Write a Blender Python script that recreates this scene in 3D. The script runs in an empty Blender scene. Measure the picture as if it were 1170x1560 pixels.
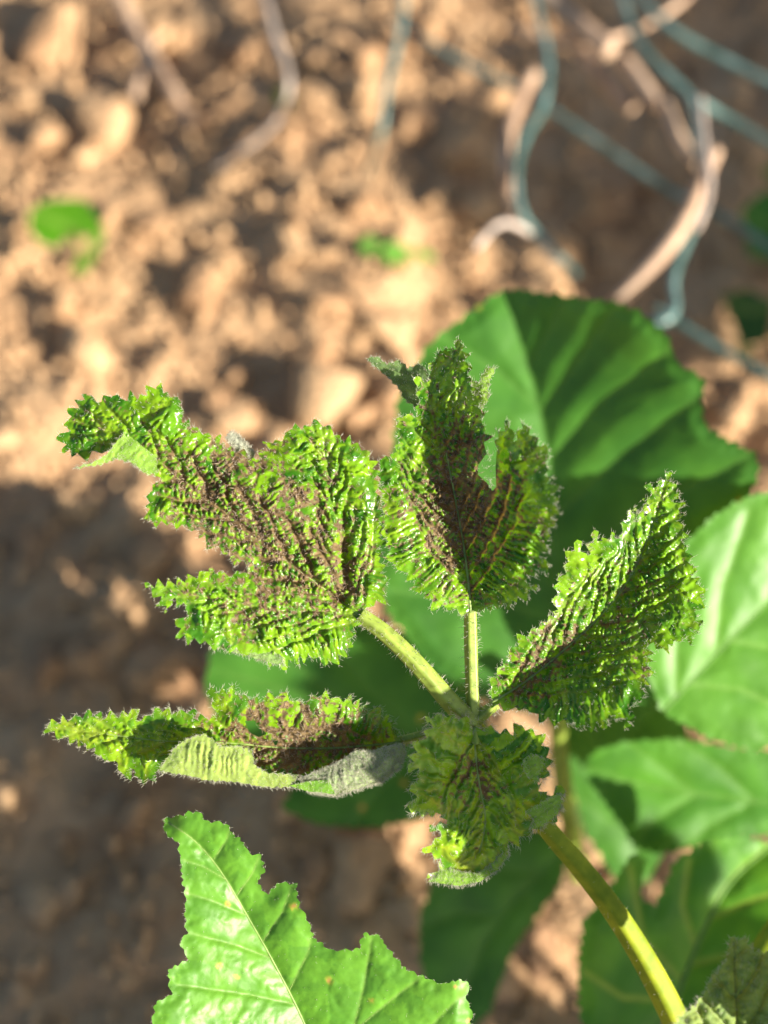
import bpy, math, random
import numpy as np
from mathutils import Vector, kdtree, geometry

random.seed(7); RNG = np.random.default_rng(7)
SC = bpy.context.scene
COL = SC.collection

# ------------------------------------------------------------------ camera, sky, sun, exposure
PITCH = math.radians(60)
CAM = np.array([0.0, -0.25, 0.433])
RIGHT = np.array([1.0, 0, 0]); FWD = np.array([0, math.cos(PITCH), -math.sin(PITCH)]); UP = np.array([0, math.sin(PITCH), math.cos(PITCH)])
cam = bpy.data.cameras.new('camera'); camo = bpy.data.objects.new('camera', cam); COL.objects.link(camo)
camo.location = CAM; camo.rotation_euler = (math.pi/2 - PITCH, 0, 0)
cam.sensor_fit = 'VERTICAL'; cam.sensor_height = 36; cam.lens = 45
cam.clip_start = 0.005; cam.clip_end = 200
cam.dof.use_dof = True; cam.dof.focus_distance = 0.250; cam.dof.aperture_fstop = 6.0
SC.camera = camo
SUN_EL, SUN_X, SUN_Y = math.radians(21), 0.85, -0.527          # low sun, from the right and behind the camera
SUN = np.array([math.cos(SUN_EL)*SUN_X, math.cos(SUN_EL)*SUN_Y, math.sin(SUN_EL)]); SUN /= np.linalg.norm(SUN)
w = bpy.data.worlds.new('World'); SC.world = w; w.use_nodes = True
nt = w.node_tree; sky = nt.nodes.new('ShaderNodeTexSky'); sky.sky_type = 'NISHITA'; sky.sun_disc = False
sky.sun_elevation = SUN_EL; sky.sun_rotation = math.atan2(SUN[0], SUN[1])
nt.links.new(sky.outputs[0], nt.nodes['Background'].inputs[0]); nt.nodes['Background'].inputs[1].default_value = 0.055
sun = bpy.data.lights.new('sun', 'SUN'); suno = bpy.data.objects.new('sun', sun); COL.objects.link(suno)
sun.energy = 5.0; sun.angle = math.radians(0.55); sun.color = (1.0, 0.90, 0.76)
suno.rotation_euler = Vector(SUN).to_track_quat('Z', 'Y').to_euler(); suno.location = (1, -1, 1)
vs = SC.view_settings; vs.view_transform = 'Standard'; vs.look = 'None'; vs.gamma = 1; vs.exposure = 1.55
SC.render.engine = 'CYCLES'; SC.cycles.use_denoising = True; SC.cycles.max_bounces = 6
SC.cycles.transparent_max_bounces = 4; SC.cycles.sample_clamp_indirect = 3

SPX = 0.2/1560                                                # metres per photo pixel at the focus distance
def P(px, py, D):                                             # lens mapping used to take measurements off the photograph
    px = np.asarray(px, float); py = np.asarray(py, float); D = np.asarray(D, float)
    xc = (px-585)/780*0.4*D; yc = (780-py)/780*0.4*D
    return CAM + xc[..., None]*RIGHT + yc[..., None]*UP + D[..., None]*FWD
def ground_depth(px, py, z=0.0):
    d = FWD + (px-585)/780*0.4*RIGHT + (780-py)/780*0.4*UP
    return (z-CAM[2])/d[2]

# ------------------------------------------------------------------ numeric helpers
def hsh(i, j, s): v = np.sin(i*127.1+j*311.7+s*74.7)*43758.5453; return v-np.floor(v)
def vnoise(x, y, s=0):
    i = np.floor(x); j = np.floor(y); f = x-i; g = y-j; f = f*f*(3-2*f); g = g*g*(3-2*g)
    return (hsh(i,j,s)*(1-f)+hsh(i+1,j,s)*f)*(1-g)+(hsh(i,j+1,s)*(1-f)+hsh(i+1,j+1,s)*f)*g
def fbm(x, y, s=0, o=4):
    r = 0; a = .5
    for k in range(o): r = r+a*vnoise(x, y, s+k*3.1); x = x*2.03+1.7; y = y*2.03+9.2; a *= .5
    return r
def sstep(a, b, x): t = np.clip((x-a)/(b-a), 0, 1); return t*t*(3-2*t)
def polydist(xy, line):
    line = np.asarray(line, float); best = np.full(len(xy), 1e9); side = np.zeros(len(xy)); tt = np.zeros(len(xy))
    L = np.r_[0, np.cumsum(np.hypot(*np.diff(line, axis=0).T))]
    for k in range(len(line)-1):
        a = line[k]; d = line[k+1]-a; q = xy-a; l2 = d@d
        u = np.clip((q@d)/l2, 0, 1); dd = np.hypot(q[:,0]-u*d[0], q[:,1]-u*d[1])
        m = dd < best; best[m] = dd[m]; side[m] = np.sign(d[0]*q[m,1]-d[1]*q[m,0]); tt[m] = (L[k]+u[m]*(L[k+1]-L[k]))/L[-1]
    return best, side, tt
def inside(xy, poly):
    x, y = xy[:,0], xy[:,1]; r = np.zeros(len(xy), bool); n = len(poly)
    for i in range(n):
        (x1,y1),(x2,y2) = poly[i], poly[(i+1)%n]
        if y1 == y2: continue
        r ^= ((y1 > y) != (y2 > y)) & (x < (x2-x1)*(y-y1)/(y2-y1)+x1)
    return r
def resample(line, step, closed=False):
    p = np.asarray(line, float)
    if closed: p = np.vstack([p, p[:1]])
    L = np.r_[0, np.cumsum(np.hypot(*np.diff(p, axis=0).T))]; n = max(2, int(L[-1]/step))
    s = np.linspace(0, L[-1], n+1)[:-1] if closed else np.linspace(0, L[-1], n+1)
    return np.c_[np.interp(s, L, p[:,0]), np.interp(s, L, p[:,1])]
def area(p): x, y = np.asarray(p, float).T; return .5*np.sum(x*np.roll(y,-1)-y*np.roll(x,-1))
def smooth(line, it=2):
    p = np.asarray(line, float)
    for _ in range(it):
        q = np.empty((2*len(p)-2+0, p.shape[1])); q[0::2] = .75*p[:-1]+.25*p[1:]; q[1::2] = .25*p[:-1]+.75*p[1:]
        p = np.vstack([p[:1], q, p[-1:]])
    return p
def toothed(poly, step, per, amp, seed):
    """the traced margin with small saw teeth along it"""
    r = np.random.default_rng(seed); q = resample(poly, step, True); n = len(q)
    d = np.roll(q,-1,0)-np.roll(q,1,0); nrm = np.c_[d[:,1], -d[:,0]]/np.maximum(np.hypot(*d.T), 1e-6)[:,None]
    if area(poly) < 0: nrm = -nrm
    s = 0; off = np.zeros(n); k = 0
    while k < n:
        m = max(3, int(per/step*r.uniform(.6,1.4))); a = amp*r.uniform(.35,1.25)
        for j in range(m):
            if k+j < n: u = j/m; off[k+j] = a*(u/.62 if u < .62 else (1-u)/.38)-amp*.3
        k += m
    return q+nrm*off[:,None]

# ------------------------------------------------------------------ object helpers
def link(o, parent=None):
    COL.objects.link(o)
    if parent is not None: o.parent = parent
    return o
def mesh_obj(name, V, F, mat, parent=None, smoothf=True, base=None):
    V = np.asarray(V, float)
    if base is not None: V = V-np.asarray(base)
    me = bpy.data.meshes.new(name); me.from_pydata(V.tolist(), [], F if isinstance(F, list) else F.tolist())
    me.materials.append(mat)
    if smoothf: me.polygons.foreach_set('use_smooth', np.ones(len(me.polygons), bool))
    o = bpy.data.objects.new(name, me); return link(o, parent)
def tag(o, label=None, cat=None, group=None, kind=None):
    for k, v in (('label',label),('category',cat),('group',group),('kind',kind)):
        if v: o[k] = v
    return o
def empty(name, loc, label, cat, group=None):
    o = bpy.data.objects.new(name, None); o.location = loc; o.empty_display_size = .01; link(o); tag(o, label, cat, group); return o
def colour(me, c, name='Col'):
    a = me.attributes.new(name, 'FLOAT_COLOR', 'POINT')
    c = np.c_[c, np.ones(len(c))] if c.shape[1] == 3 else c
    a.data.foreach_set('color', np.ascontiguousarray(c, np.float32).ravel())

# ------------------------------------------------------------------ materials
def nodes(name):
    m = bpy.data.materials.new(name); m.use_nodes = True; n = m.node_tree
    return m, n, n.nodes['Principled BSDF'], n.nodes['Material Output']
def leaf_mat(name, rough=.3, trans=.3, under=(.30,.38,.20), noise_scale=900, bump=.15, spec=.5):
    m, n, b, out = nodes(name); N = n.nodes.new; L = n.links.new
    at = N('ShaderNodeAttribute'); at.attribute_name = 'Col'
    tc = N('ShaderNodeTexCoord'); no = N('ShaderNodeTexNoise'); no.inputs['Scale'].default_value = noise_scale; no.inputs['Detail'].default_value = 3
    L(tc.outputs['Object'], no.inputs['Vector'])
    mr = N('ShaderNodeMapRange'); mr.inputs['To Min'].default_value = .72; mr.inputs['To Max'].default_value = 1.28; L(no.outputs['Fac'], mr.inputs[0])
    mx = N('ShaderNodeVectorMath'); mx.operation = 'SCALE'; L(at.outputs['Color'], mx.inputs[0]); L(mr.outputs[0], mx.inputs['Scale'])
    geo = N('ShaderNodeNewGeometry'); mc = N('ShaderNodeMix'); mc.data_type = 'RGBA'
    L(geo.outputs['Backfacing'], mc.inputs['Factor']); L(mx.outputs[0], mc.inputs[6])
    un = N('ShaderNodeVectorMath'); un.operation = 'SCALE'; un.inputs[0].default_value = under; L(mr.outputs[0], un.inputs['Scale']); L(un.outputs[0], mc.inputs[7])
    L(mc.outputs[2], b.inputs['Base Color'])
    r = N('ShaderNodeMath'); r.operation = 'MULTIPLY_ADD'; L(at.outputs['Alpha'], r.inputs[0]); r.inputs[1].default_value = .55; r.inputs[2].default_value = rough
    r2 = N('ShaderNodeMath'); r2.operation = 'MULTIPLY_ADD'; L(geo.outputs['Backfacing'], r2.inputs[0]); r2.inputs[1].default_value = .4; L(r.outputs[0], r2.inputs[2])
    L(r2.outputs[0], b.inputs['Roughness']); b.inputs['Specular IOR Level'].default_value = spec
    bp = N('ShaderNodeBump'); bp.inputs['Strength'].default_value = bump; bp.inputs['Distance'].default_value = .0006; L(no.outputs['Fac'], bp.inputs['Height']); L(bp.outputs[0], b.inputs['Normal'])
    tr = N('ShaderNodeBsdfTranslucent'); tm = N('ShaderNodeMix'); tm.data_type = 'RGBA'; tm.blend_type = 'MULTIPLY'; tm.inputs['Factor'].default_value = 1
    L(mc.outputs[2], tm.inputs[6]); tm.inputs[7].default_value = (1.5, 1.4, .5, 1); L(tm.outputs[2], tr.inputs['Color'])
    ms = N('ShaderNodeMixShader'); ms.inputs[0].default_value = trans; L(b.outputs[0], ms.inputs[1]); L(tr.outputs[0], ms.inputs[2]); L(ms.outputs[0], out.inputs['Surface'])
    return m
def plain(name, c, rough=.7, var=.3, scale=300, trans=0, c2=None, spec=.4):
    m, n, b, out = nodes(name); N = n.nodes.new; L = n.links.new
    tc = N('ShaderNodeTexCoord'); no = N('ShaderNodeTexNoise'); no.inputs['Scale'].default_value = scale; no.inputs['Detail'].default_value = 5; L(tc.outputs['Object'], no.inputs['Vector'])
    rp = N('ShaderNodeValToRGB'); c2 = c2 or tuple(v*(1+var) for v in c)
    rp.color_ramp.elements[0].position = .32; rp.color_ramp.elements[1].position = .68
    rp.color_ramp.elements[0].color = (*[v*(1-var) for v in c], 1); rp.color_ramp.elements[1].color = (*c2, 1)
    L(no.outputs['Fac'], rp.inputs[0]); L(rp.outputs[0], b.inputs['Base Color']); b.inputs['Roughness'].default_value = rough; b.inputs['Specular IOR Level'].default_value = spec
    if trans:
        tr = N('ShaderNodeBsdfTranslucent'); L(rp.outputs[0], tr.inputs[0]); ms = N('ShaderNodeMixShader'); ms.inputs[0].default_value = trans
        L(b.outputs[0], ms.inputs[1]); L(tr.outputs[0], ms.inputs[2]); L(ms.outputs[0], out.inputs['Surface'])
    return m
def soil_mat(name):
    m, n, b, out = nodes(name); N = n.nodes.new; L = n.links.new
    geo = N('ShaderNodeNewGeometry')
    a = N('ShaderNodeTexNoise'); a.inputs['Scale'].default_value = 22; a.inputs['Detail'].default_value = 6; L(geo.outputs['Position'], a.inputs['Vector'])
    f = N('ShaderNodeTexNoise'); f.inputs['Scale'].default_value = 260; f.inputs['Detail'].default_value = 4; L(geo.outputs['Position'], f.inputs['Vector'])
    oi = N('ShaderNodeObjectInfo')
    ad = N('ShaderNodeMath'); ad.operation = 'MULTIPLY_ADD'; L(oi.outputs['Random'], ad.inputs[0]); ad.inputs[1].default_value = .30; L(a.outputs['Fac'], ad.inputs[2])
    ad2 = N('ShaderNodeMath'); ad2.operation = 'MULTIPLY_ADD'; L(f.outputs['Fac'], ad2.inputs[0]); ad2.inputs[1].default_value = .5; L(ad.outputs[0], ad2.inputs[2])
    rp = N('ShaderNodeValToRGB'); e = rp.color_ramp.elements; e[0].position = .55; e[0].color = (.155,.090,.055,1); e[1].position = 1.05; e[1].color = (.47,.305,.168,1)
    x = e.new(.80); x.color = (.355,.212,.112,1)
    L(ad2.outputs[0], rp.inputs[0]); L(rp.outputs[0], b.inputs['Base Color']); b.inputs['Roughness'].default_value = .9; b.inputs['Specular IOR Level'].default_value = .25
    bp = N('ShaderNodeBump'); bp.inputs['Strength'].default_value = .7; bp.inputs['Distance'].default_value = .004; L(f.outputs['Fac'], bp.inputs['Height']); L(bp.outputs[0], b.inputs['Normal'])
    return m
M_SICK = leaf_mat('blistered_leaf', rough=.21, trans=.24, spec=.36)
M_FRESH = leaf_mat('fresh_leaf', rough=.46, trans=.25, noise_scale=350, bump=.25, spec=.5)
M_BACK = leaf_mat('mature_leaf', rough=.45, trans=.25, noise_scale=120, bump=.2, spec=.35)
M_UNDER = leaf_mat('felted_underside', rough=.75, trans=.3, noise_scale=700, bump=.4, spec=.2)
M_STEM = plain('green_stem', (.24,.33,.05), .45, .30, 500, .12)
M_STEM2 = plain('yellow_stem', (.19,.29,.014), .6, .25, 220, .10, (.31,.36,.02), spec=.2)
M_VEINB = plain('green_vein', (.085,.21,.03), .5, .2, 500, .1)
M_VEIN = plain('pale_vein', (.22,.33,.08), .5, .2, 500, .1)
M_HAIR = plain('white_hair', (.62,.62,.50), .5, .1, 500, .4)
M_BHAIR = plain('withered_hair', (.20,.13,.085), .7, .4, 900, .15, (.42,.32,.23))
M_SOIL = soil_mat('dry_soil')
M_GREENW = plain('green_coated_wire', (.035,.13,.115), .28, .4, 90, c2=(.17,.28,.26), spec=.7)
M_GREYW = plain('weathered_wire', (.34,.29,.25), .45, .3, 160, c2=(.55,.45,.38), spec=.6)
M_TWIG = plain('dry_twig', (.40,.25,.16), .7, .3, 120, c2=(.60,.43,.30))

# ------------------------------------------------------------------ generic builders
def tube(name, pts, rad, mat, parent=None, base=None, sides=12, ribs=0, rib_amp=.12, close=True):
    p = np.asarray(pts, float); n = len(p); rad = np.interp(np.linspace(0,1,n), np.linspace(0,1,len(rad)), rad) if np.ndim(rad) else np.full(n, rad)
    t = np.gradient(p, axis=0); t /= np.linalg.norm(t, axis=1)[:,None]
    u = np.cross(t[0], [.3,.2,.93]); u /= np.linalg.norm(u); V = []
    ang = np.arange(sides)/sides*2*math.pi; rr = 1+(rib_amp*np.cos(ribs*ang) if ribs else 0*ang)
    for k in range(n):
        u = u-t[k]*(u@t[k]); u /= np.linalg.norm(u); v = np.cross(t[k], u)
        V.append(p[k]+rad[k]*((np.cos(ang)*rr)[:,None]*u+(np.sin(ang)*rr)[:,None]*v))
    V = np.vstack(V); F = []
    for k in range(n-1):
        for s in range(sides): a = k*sides+s; b2 = k*sides+(s+1)%sides; F.append([a, b2, b2+sides, a+sides])
    F += [list(range(sides))[::-1], list(range((n-1)*sides, n*sides))]
    return mesh_obj(name, V, F, mat, parent, True, base)
def hairs(name, pos, dirs, length, rad, mat, parent, base):
    n = len(pos); d = dirs/np.linalg.norm(dirs, axis=1)[:,None]
    u = np.cross(d, [.31,.52,.79]); u /= np.linalg.norm(u, axis=1)[:,None]; v = np.cross(d, u)
    bend = u*RNG.normal(0,.22,(n,1))+v*RNG.normal(0,.22,(n,1))
    length = length[:,None]; rad = rad if np.ndim(rad) == 0 else rad[:,None]
    R = []
    for a in (0, 2.094, 4.189): R.append(pos+rad*(u*math.cos(a)+v*math.sin(a)))
    mid = pos+d*length*.55
    for a in (0, 2.094, 4.189): R.append(mid+rad*.7*(u*math.cos(a)+v*math.sin(a)))
    R.append(pos+d*length+bend*length)
    V = np.stack(R, 1).reshape(-1,3); i = (np.arange(n)*7)[:,None]
    F = np.vstack([np.hstack([i+a,i+b_,i+c]) for a,b_,c in ((0,1,4),(0,4,3),(1,2,5),(1,5,4),(2,0,3),(2,3,5),(3,4,6),(4,5,6),(5,3,6))])
    o = mesh_obj(name, V, F, mat, parent, True, base); o['kind'] = 'stuff'; return o

def biggest(T, n):
    lab = np.arange(n)
    while True:
        m = lab[T].min(1); new = lab.copy()
        for k in range(3): np.minimum.at(new, T[:,k], m)
        new = new[new]
        if (new == lab).all(): break
        lab = new
    l = lab[T[:,0]]; u, c = np.unique(l, return_counts=True); return l == u[c.argmax()]

class Sheet:
    """one leaflet: traced margin, fold along the midrib, pillows between veins, blisters, own depth"""
    def __init__(s, outline, mid, veins=(), fold=(.2,.2), fw=12, A2=4, w2=9, cell=0, A3=0, D0=.25, tilt=(0,0), c=None, extra=None, seed=1,
                 necro=(), nec0=0, green=((.18,.37,.010),(.032,.14,.006)), vein_col=(.2,.32,.06), vein_w=2.5, yellow=.3, spots=0, teeth=(14,5), step=2, holes=(), rot=0., edge=(0,0), warp=0):
        s.__dict__.update(locals()); s.mid = smooth(mid, 2); s.c = np.mean(np.asarray(outline, float), 0) if c is None else c
        s.poly = toothed(outline, step*1.05, teeth[0], teeth[1], seed) if teeth else resample(outline, step*1.05, True)
        s.veins = [np.asarray(v, float) for v in veins]; s.vL = [np.hypot(*np.diff(v, axis=0).T).sum() for v in s.veins]; s.L = np.hypot(*np.diff(s.mid, axis=0).T).sum()
        s.crand = np.random.default_rng(seed).random((4096,3))
    def relief(s, xy, full=False):
        d, sd, t = polydist(xy, s.mid)
        f = [np.interp(t, np.linspace(0,1,len(v)), v) if np.ndim(v) else np.full(len(xy), v) for v in s.fold]
        ds = np.sqrt(d*d+s.fw**2)-s.fw
        z = np.where(sd < 0, f[0], f[1])*ds + np.where(sd < 0, s.edge[0], s.edge[1])*(d/100)**2*100
        n = len(xy); xo = xy
        wk = (s.warp*sstep(0, 18, d))[:,None]
        xy = xy+wk*np.c_[fbm(xo[:,0]/21, xo[:,1]/21, s.seed+90, 3)-.45, fbm(xo[:,0]/21, xo[:,1]/21, s.seed+95, 3)-.45]
        d1 = d.copy(); d2 = np.full(n, 1e9); vid = np.zeros(n); along = t*s.L; vs_ = sd.copy()
        for j, (vn, L) in enumerate(zip(s.veins, s.vL)):
            dd, ss, tt = polydist(xy, vn); m = dd < d1
            d2 = np.where(m, d1, np.minimum(d2, dd)); d1 = np.where(m, dd, d1); vid = np.where(m, j+1, vid); along = np.where(m, tt*L, along); vs_ = np.where(m, ss, vs_)
        dv = d1; dm = polydist(xo, np.vstack([s.poly, s.poly[:1]]))[0]; fade = .12+.88*sstep(2, 24, dm)
        z = z+s.A2*(1-np.exp(-dv/s.w2))*(.35+.65*fade)
        pill = np.ones(n); idx = np.zeros(n, int)
        if s.cell:
            ph = along/s.cell+1.5*fbm(xy[:,0]/26, xy[:,1]/26, s.seed)+.6*fbm(xy[:,0]/8, xy[:,1]/8, s.seed+50)+vid*.37+(vs_ > 0)*.5
            g = np.abs(np.sin(math.pi*ph))**.7; cr = sstep(0, 5, d2-d1); pill = g*(.45+.55*cr)*sstep(0, 6, d1)
            idx = (hsh(vid, np.floor(ph)+vs_*31, s.seed)*4095).astype(int)
            am = (.5+1.0*sstep(.3,.62,fbm(xy[:,0]/34, xy[:,1]/34, s.seed+60)))*fade
            z = z+s.A3*pill*(.4+1.1*s.crand[idx,2])*am+s.A3*1.1*fade*sstep(.25,.75,fbm(xy[:,0]/15, xy[:,1]/15, s.seed+70, 2))
        z = z+(1-fade)*5*(fbm(xy[:,0]/11, xy[:,1]/11, s.seed+80, 2)-.4)
        xy = xo
        z = z+3.0*(fbm(xy[:,0]/45, xy[:,1]/45, s.seed+9)-.47)*2
        if s.extra is not None: z = z+s.extra(xy[:,0], xy[:,1])
        return (z, dv, pill, idx, d, t) if full else z
    def place(s, xy, z):
        D = s.D0+s.tilt[0]*(xy[:,0]-s.c[0])*SPX+s.tilt[1]*(xy[:,1]-s.c[1])*SPX-z*SPX
        return P(xy[:,0], xy[:,1], D)
    def build(s, name, mat, parent, base):
        lo = s.poly.min(0); hi = s.poly.max(0)
        X, Y = np.meshgrid(np.arange(lo[0], hi[0], s.step), np.arange(lo[1], hi[1], s.step*.87)); X = X+(np.arange(X.shape[0])%2)[:,None]*s.step*.5
        g = np.c_[X.ravel(), Y.ravel()]+RNG.normal(0, s.step*.06, (X.size,2)); g = g[inside(g, s.poly)]
        loops = [s.poly]+[resample(h, s.step, True) for h in s.holes]
        for h in loops[1:]: g = g[~inside(g, h)]
        bd = np.vstack(loops); kd = kdtree.KDTree(len(bd))
        for k, (x, y) in enumerate(bd): kd.insert((x,y,0), k)
        kd.balance(); g = g[[kd.find((x,y,0))[2] > s.step*.55 for x, y in g]]
        E = []; o = 0
        for lp in loops: n = len(lp); E += [(o+i, o+(i+1)%n) for i in range(n)]; o += n
        pts = np.vstack([bd, g]); r = geometry.delaunay_2d_cdt([Vector(p) for p in pts.tolist()], E, [], 0, 1e-4)
        V = np.array([tuple(v) for v in r[0]]); T = np.array([f for f in r[2]]); cen = V[T].mean(1)
        ok = inside(cen, s.poly)
        for h in loops[1:]: ok &= ~inside(cen, h)
        T = T[ok]; T = T[biggest(T, len(V))]; used = np.unique(T); mp = np.zeros(len(V), int); mp[used] = np.arange(len(used)); V = V[used]; T = mp[T]
        z, dv, pill, idx, d, t = s.relief(V, True)
        W = s.place(V, z)
        n0 = np.cross(W[T[:,1]]-W[T[:,0]], W[T[:,2]]-W[T[:,0]]).sum(0)
        if n0@FWD > 0: T = T[:,::-1]
        ob = mesh_obj(name, W, T, mat, parent, True, base)
        colour(ob.data, s.paint(V, dv, pill, idx, d, t)); s.ob = ob; s.base = base; return ob
    def necrosis(s, V, pill):
        n = np.full(len(V), float(s.nec0))*2.0
        for (x, y, r, a) in s.necro: n += .68*a*np.exp(-((V[:,0]-x)**2+(V[:,1]-y)**2)/(r*r))
        n = n*(.35+1.3*fbm(V[:,0]/16, V[:,1]/16, s.seed+20))
        fine = fbm(V[:,0]/4.6, V[:,1]/4.6, s.seed+30, 2)
        return sstep(.44, .68, n*(1.1-.60*pill)+(fine-.50)*1.9*(n > .05))
    def paint(s, V, dv, pill, idx, d, t):
        g0, g1 = map(np.array, s.green)
        k = .45*s.crand[idx,0]+.55*fbm(V[:,0]/30, V[:,1]/30, s.seed+5) if s.cell else fbm(V[:,0]/60, V[:,1]/60, s.seed+5)
        k = sstep(.2, .75, k)[:,None]; c = g0*(1-k)+g1*k
        if s.cell:
            yl = (s.yellow*(1-pill)*sstep(.3,.7,fbm(V[:,0]/22,V[:,1]/22,s.seed+7)))[:,None]; c = c*(1-yl)+np.array((.34,.36,.03))*yl
        m = (np.exp(-(dv/s.vein_w)**2)*(.75 if not s.cell else .35))[:,None]; c = c*(1-m)+np.array(s.vein_col)*m
        nec = np.zeros(len(V))
        if s.necro or s.nec0:
            nec = s.necrosis(V, pill); bn = fbm(V[:,0]/6, V[:,1]/6, s.seed+40)[:,None]
            br = np.array((.040,.024,.010))*(1-bn)+np.array((.27,.19,.085))*bn
            c = c*(1-nec[:,None])+br*nec[:,None]
        if s.spots:
            r = np.random.default_rng(s.seed+3); lo = V.min(0); hi = V.max(0)
            for _ in range(s.spots):
                q = lo+r.random(2)*(hi-lo); rr = r.uniform(2,5.5); rr *= .8; dd = np.hypot(V[:,0]-q[0],V[:,1]-q[1])+9*(fbm(V[:,0]/5,V[:,1]/5,s.seed)-.5)
                h = (.8*sstep(rr*2.0,rr*.6,dd))[:,None]; c = c*(1-h)+np.array((.40,.38,.05))*h
                h = (.9*sstep(rr*.9,rr*.3,dd))[:,None]; c = c*(1-h)+np.array((.42,.22,.08))*h
        return np.c_[c, nec]
    def line3(s, line, lift=1.0, step=6):
        q = resample(smooth(line), step); return s.place(q, s.relief(q)+lift)
    def rib(s, name, line, r0, r1, mat, lift=.6):
        p = s.line3(line, lift); return tube(name, p, [r0*SPX, r1*SPX], mat, s.ob, s.base, 8)
    def fuzz(s, n_margin=900, n_face=900, lm=(4,12), lf=(3,8), brown=0):
        r = RNG; pl = s.poly; q = pl[r.integers(0, len(pl), n_margin)]; q = q+r.normal(0,.8,q.shape)
        cc = np.array(s.c); zq = s.relief(q); W = s.place(q, zq)
        k = polydist(q, np.vstack([pl, pl[:1]])); out = q-cc; nd = np.c_[out/np.hypot(*out.T)[:,None]+r.normal(0,.7,q.shape)]
        D = nd[:,:1]*RIGHT-nd[:,1:2]*UP-FWD*r.normal(.35,.5,(n_margin,1))
        Ps, Ds, Ls = [W], [D], [r.uniform(*lm, n_margin)]
        lo = pl.min(0); hi = pl.max(0)
        def face(n):
            x = lo+r.random((n*3,2))*(hi-lo); x = x[inside(x, pl)]
            for h in s.holes: x = x[~inside(x, np.asarray(h,float))]
            return x[:n]
        if n_face:
            x = face(n_face); Ps.append(s.place(x, s.relief(x)-.3)); m = len(x)
            Ds.append(-FWD+RIGHT*r.normal(0,.8,(m,1))+UP*r.normal(0,.8,(m,1))); Ls.append(r.uniform(*lf, m))
        hairs('fine_hairs', np.vstack(Ps), np.vstack(Ds), np.concatenate(Ls)*SPX, .30*SPX, M_HAIR, getattr(s,'hp',None) or s.ob, s.base)
        if brown:
            x = face(brown*3); z, dv, pill, idx, d, t = s.relief(x, True); k = s.necrosis(x, pill) > .3; x = x[k][:brown]; z = z[k][:brown]; m = len(x)
            if m: hairs('withered_tufts', s.place(x, z-.5), -FWD*.8+RIGHT*r.normal(0,1,(m,1))+UP*r.normal(0,1,(m,1)), r.uniform(4,11,m)*SPX, r.uniform(.4,.9,m)*SPX, M_BHAIR, s.ob, s.base)

def flap(name, parent_sheet, outline, spine, z0, lift, seed, green=((.26,.45,.07),(.18,.35,.045)), teeth=(12,3), mat=None, gray=0, hair=350, A2=2, stain=(), felt=0):
    """a rolled-over margin that shows the felted underside: leaves the leaflet's surface and curves up and outward"""
    ps = parent_sheet; sp = np.asarray(spine, float)
    g = [tuple(np.array(c)*(1-gray)+np.array((.36,.37,.35))*gray) for c in green]
    f = Sheet(outline, spine, D0=ps.D0, tilt=ps.tilt, c=ps.c, fold=(0,0), A2=A2, cell=9, A3=3.4, warp=20, necro=stain, seed=seed, green=g, teeth=teeth, step=2.2, yellow=.15, vein_col=g[0])
    def ex(x, y):
        d, sd, t = polydist(np.c_[x,y], sp); return z0+lift*np.sin(np.clip(d/45,0,1.25)*1.5)
    f.extra = ex
    o = f.build(name, mat or M_UNDER, ps.ob, ps.base); f.hp = ps.ob; f.fuzz(hair, int(hair*.8)+felt, (3,8), (2,6) if not felt else (5,11)); return f

# ------------------------------------------------------------------ ground
def gh(x, y):
    h = .026*(fbm(x*9, y*9, 1, 4)-.47)+.016*(np.abs(fbm(x*30+3, y*30, 4, 4)-.47)*2-.2)+.006*(fbm(x*110, y*110, 6, 2)-.4)
    return h*sstep(6, 1, np.hypot(x, y))
def axis(lo, hi, st, far):
    a = np.arange(lo, hi, st); g = np.cumsum(st*1.25**np.arange(1,60)); g = g[g < far]
    return np.r_[lo-g[::-1], a, a[-1]+g]
gx = axis(-.42, .42, .004, 40); gy = axis(-.30, .62, .004, 40)
GX, GY = np.meshgrid(gx, gy); GZ = gh(GX, GY); nx, ny = len(gx), len(gy)
ii = np.arange(nx*ny).reshape(ny, nx)
soil = mesh_obj('ground', np.c_[GX.ravel(), GY.ravel(), GZ.ravel()], np.stack([ii[:-1,:-1],ii[:-1,1:],ii[1:,1:],ii[1:,:-1]], -1).reshape(-1,4), M_SOIL)
tag(soil, 'dry crumbly orange brown soil strewn with clods', kind='structure')

def clod_mesh(seed, facets=9, sub=3):
    import bmesh
    r = np.random.default_rng(seed); bm = bmesh.new(); bmesh.ops.create_icosphere(bm, subdivisions=sub, radius=1)
    V = np.array([v.co[:] for v in bm.verts]); F = [[v.index for v in f.verts] for f in bm.faces]; bm.free()
    n = r.normal(size=(facets,3)); n /= np.linalg.norm(n, axis=1)[:,None]; h = r.uniform(.42,.95,facets)
    d = V@n.T; k = np.where(d > .05, h/np.maximum(d,.05), 9).min(1); k = np.minimum(k, 1.15)
    k = k*(1+.30*(fbm(V[:,0]*2.3+seed, V[:,1]*2.3+V[:,2]*1.7, seed, 4)-.47)*2)
    V = V*k[:,None]*np.array([1, r.uniform(.55,1), r.uniform(.5,.85)])
    me = bpy.data.meshes.new('clod'); me.from_pydata(V.tolist(), [], F); me.materials.append(M_SOIL)
    me.polygons.foreach_set('use_smooth', np.ones(len(F), bool)); return me
CL = [clod_mesh(20+k, sub=2) for k in range(12)]
BIG = [clod_mesh(50+k, 11, 3) for k in range(6)]
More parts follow.
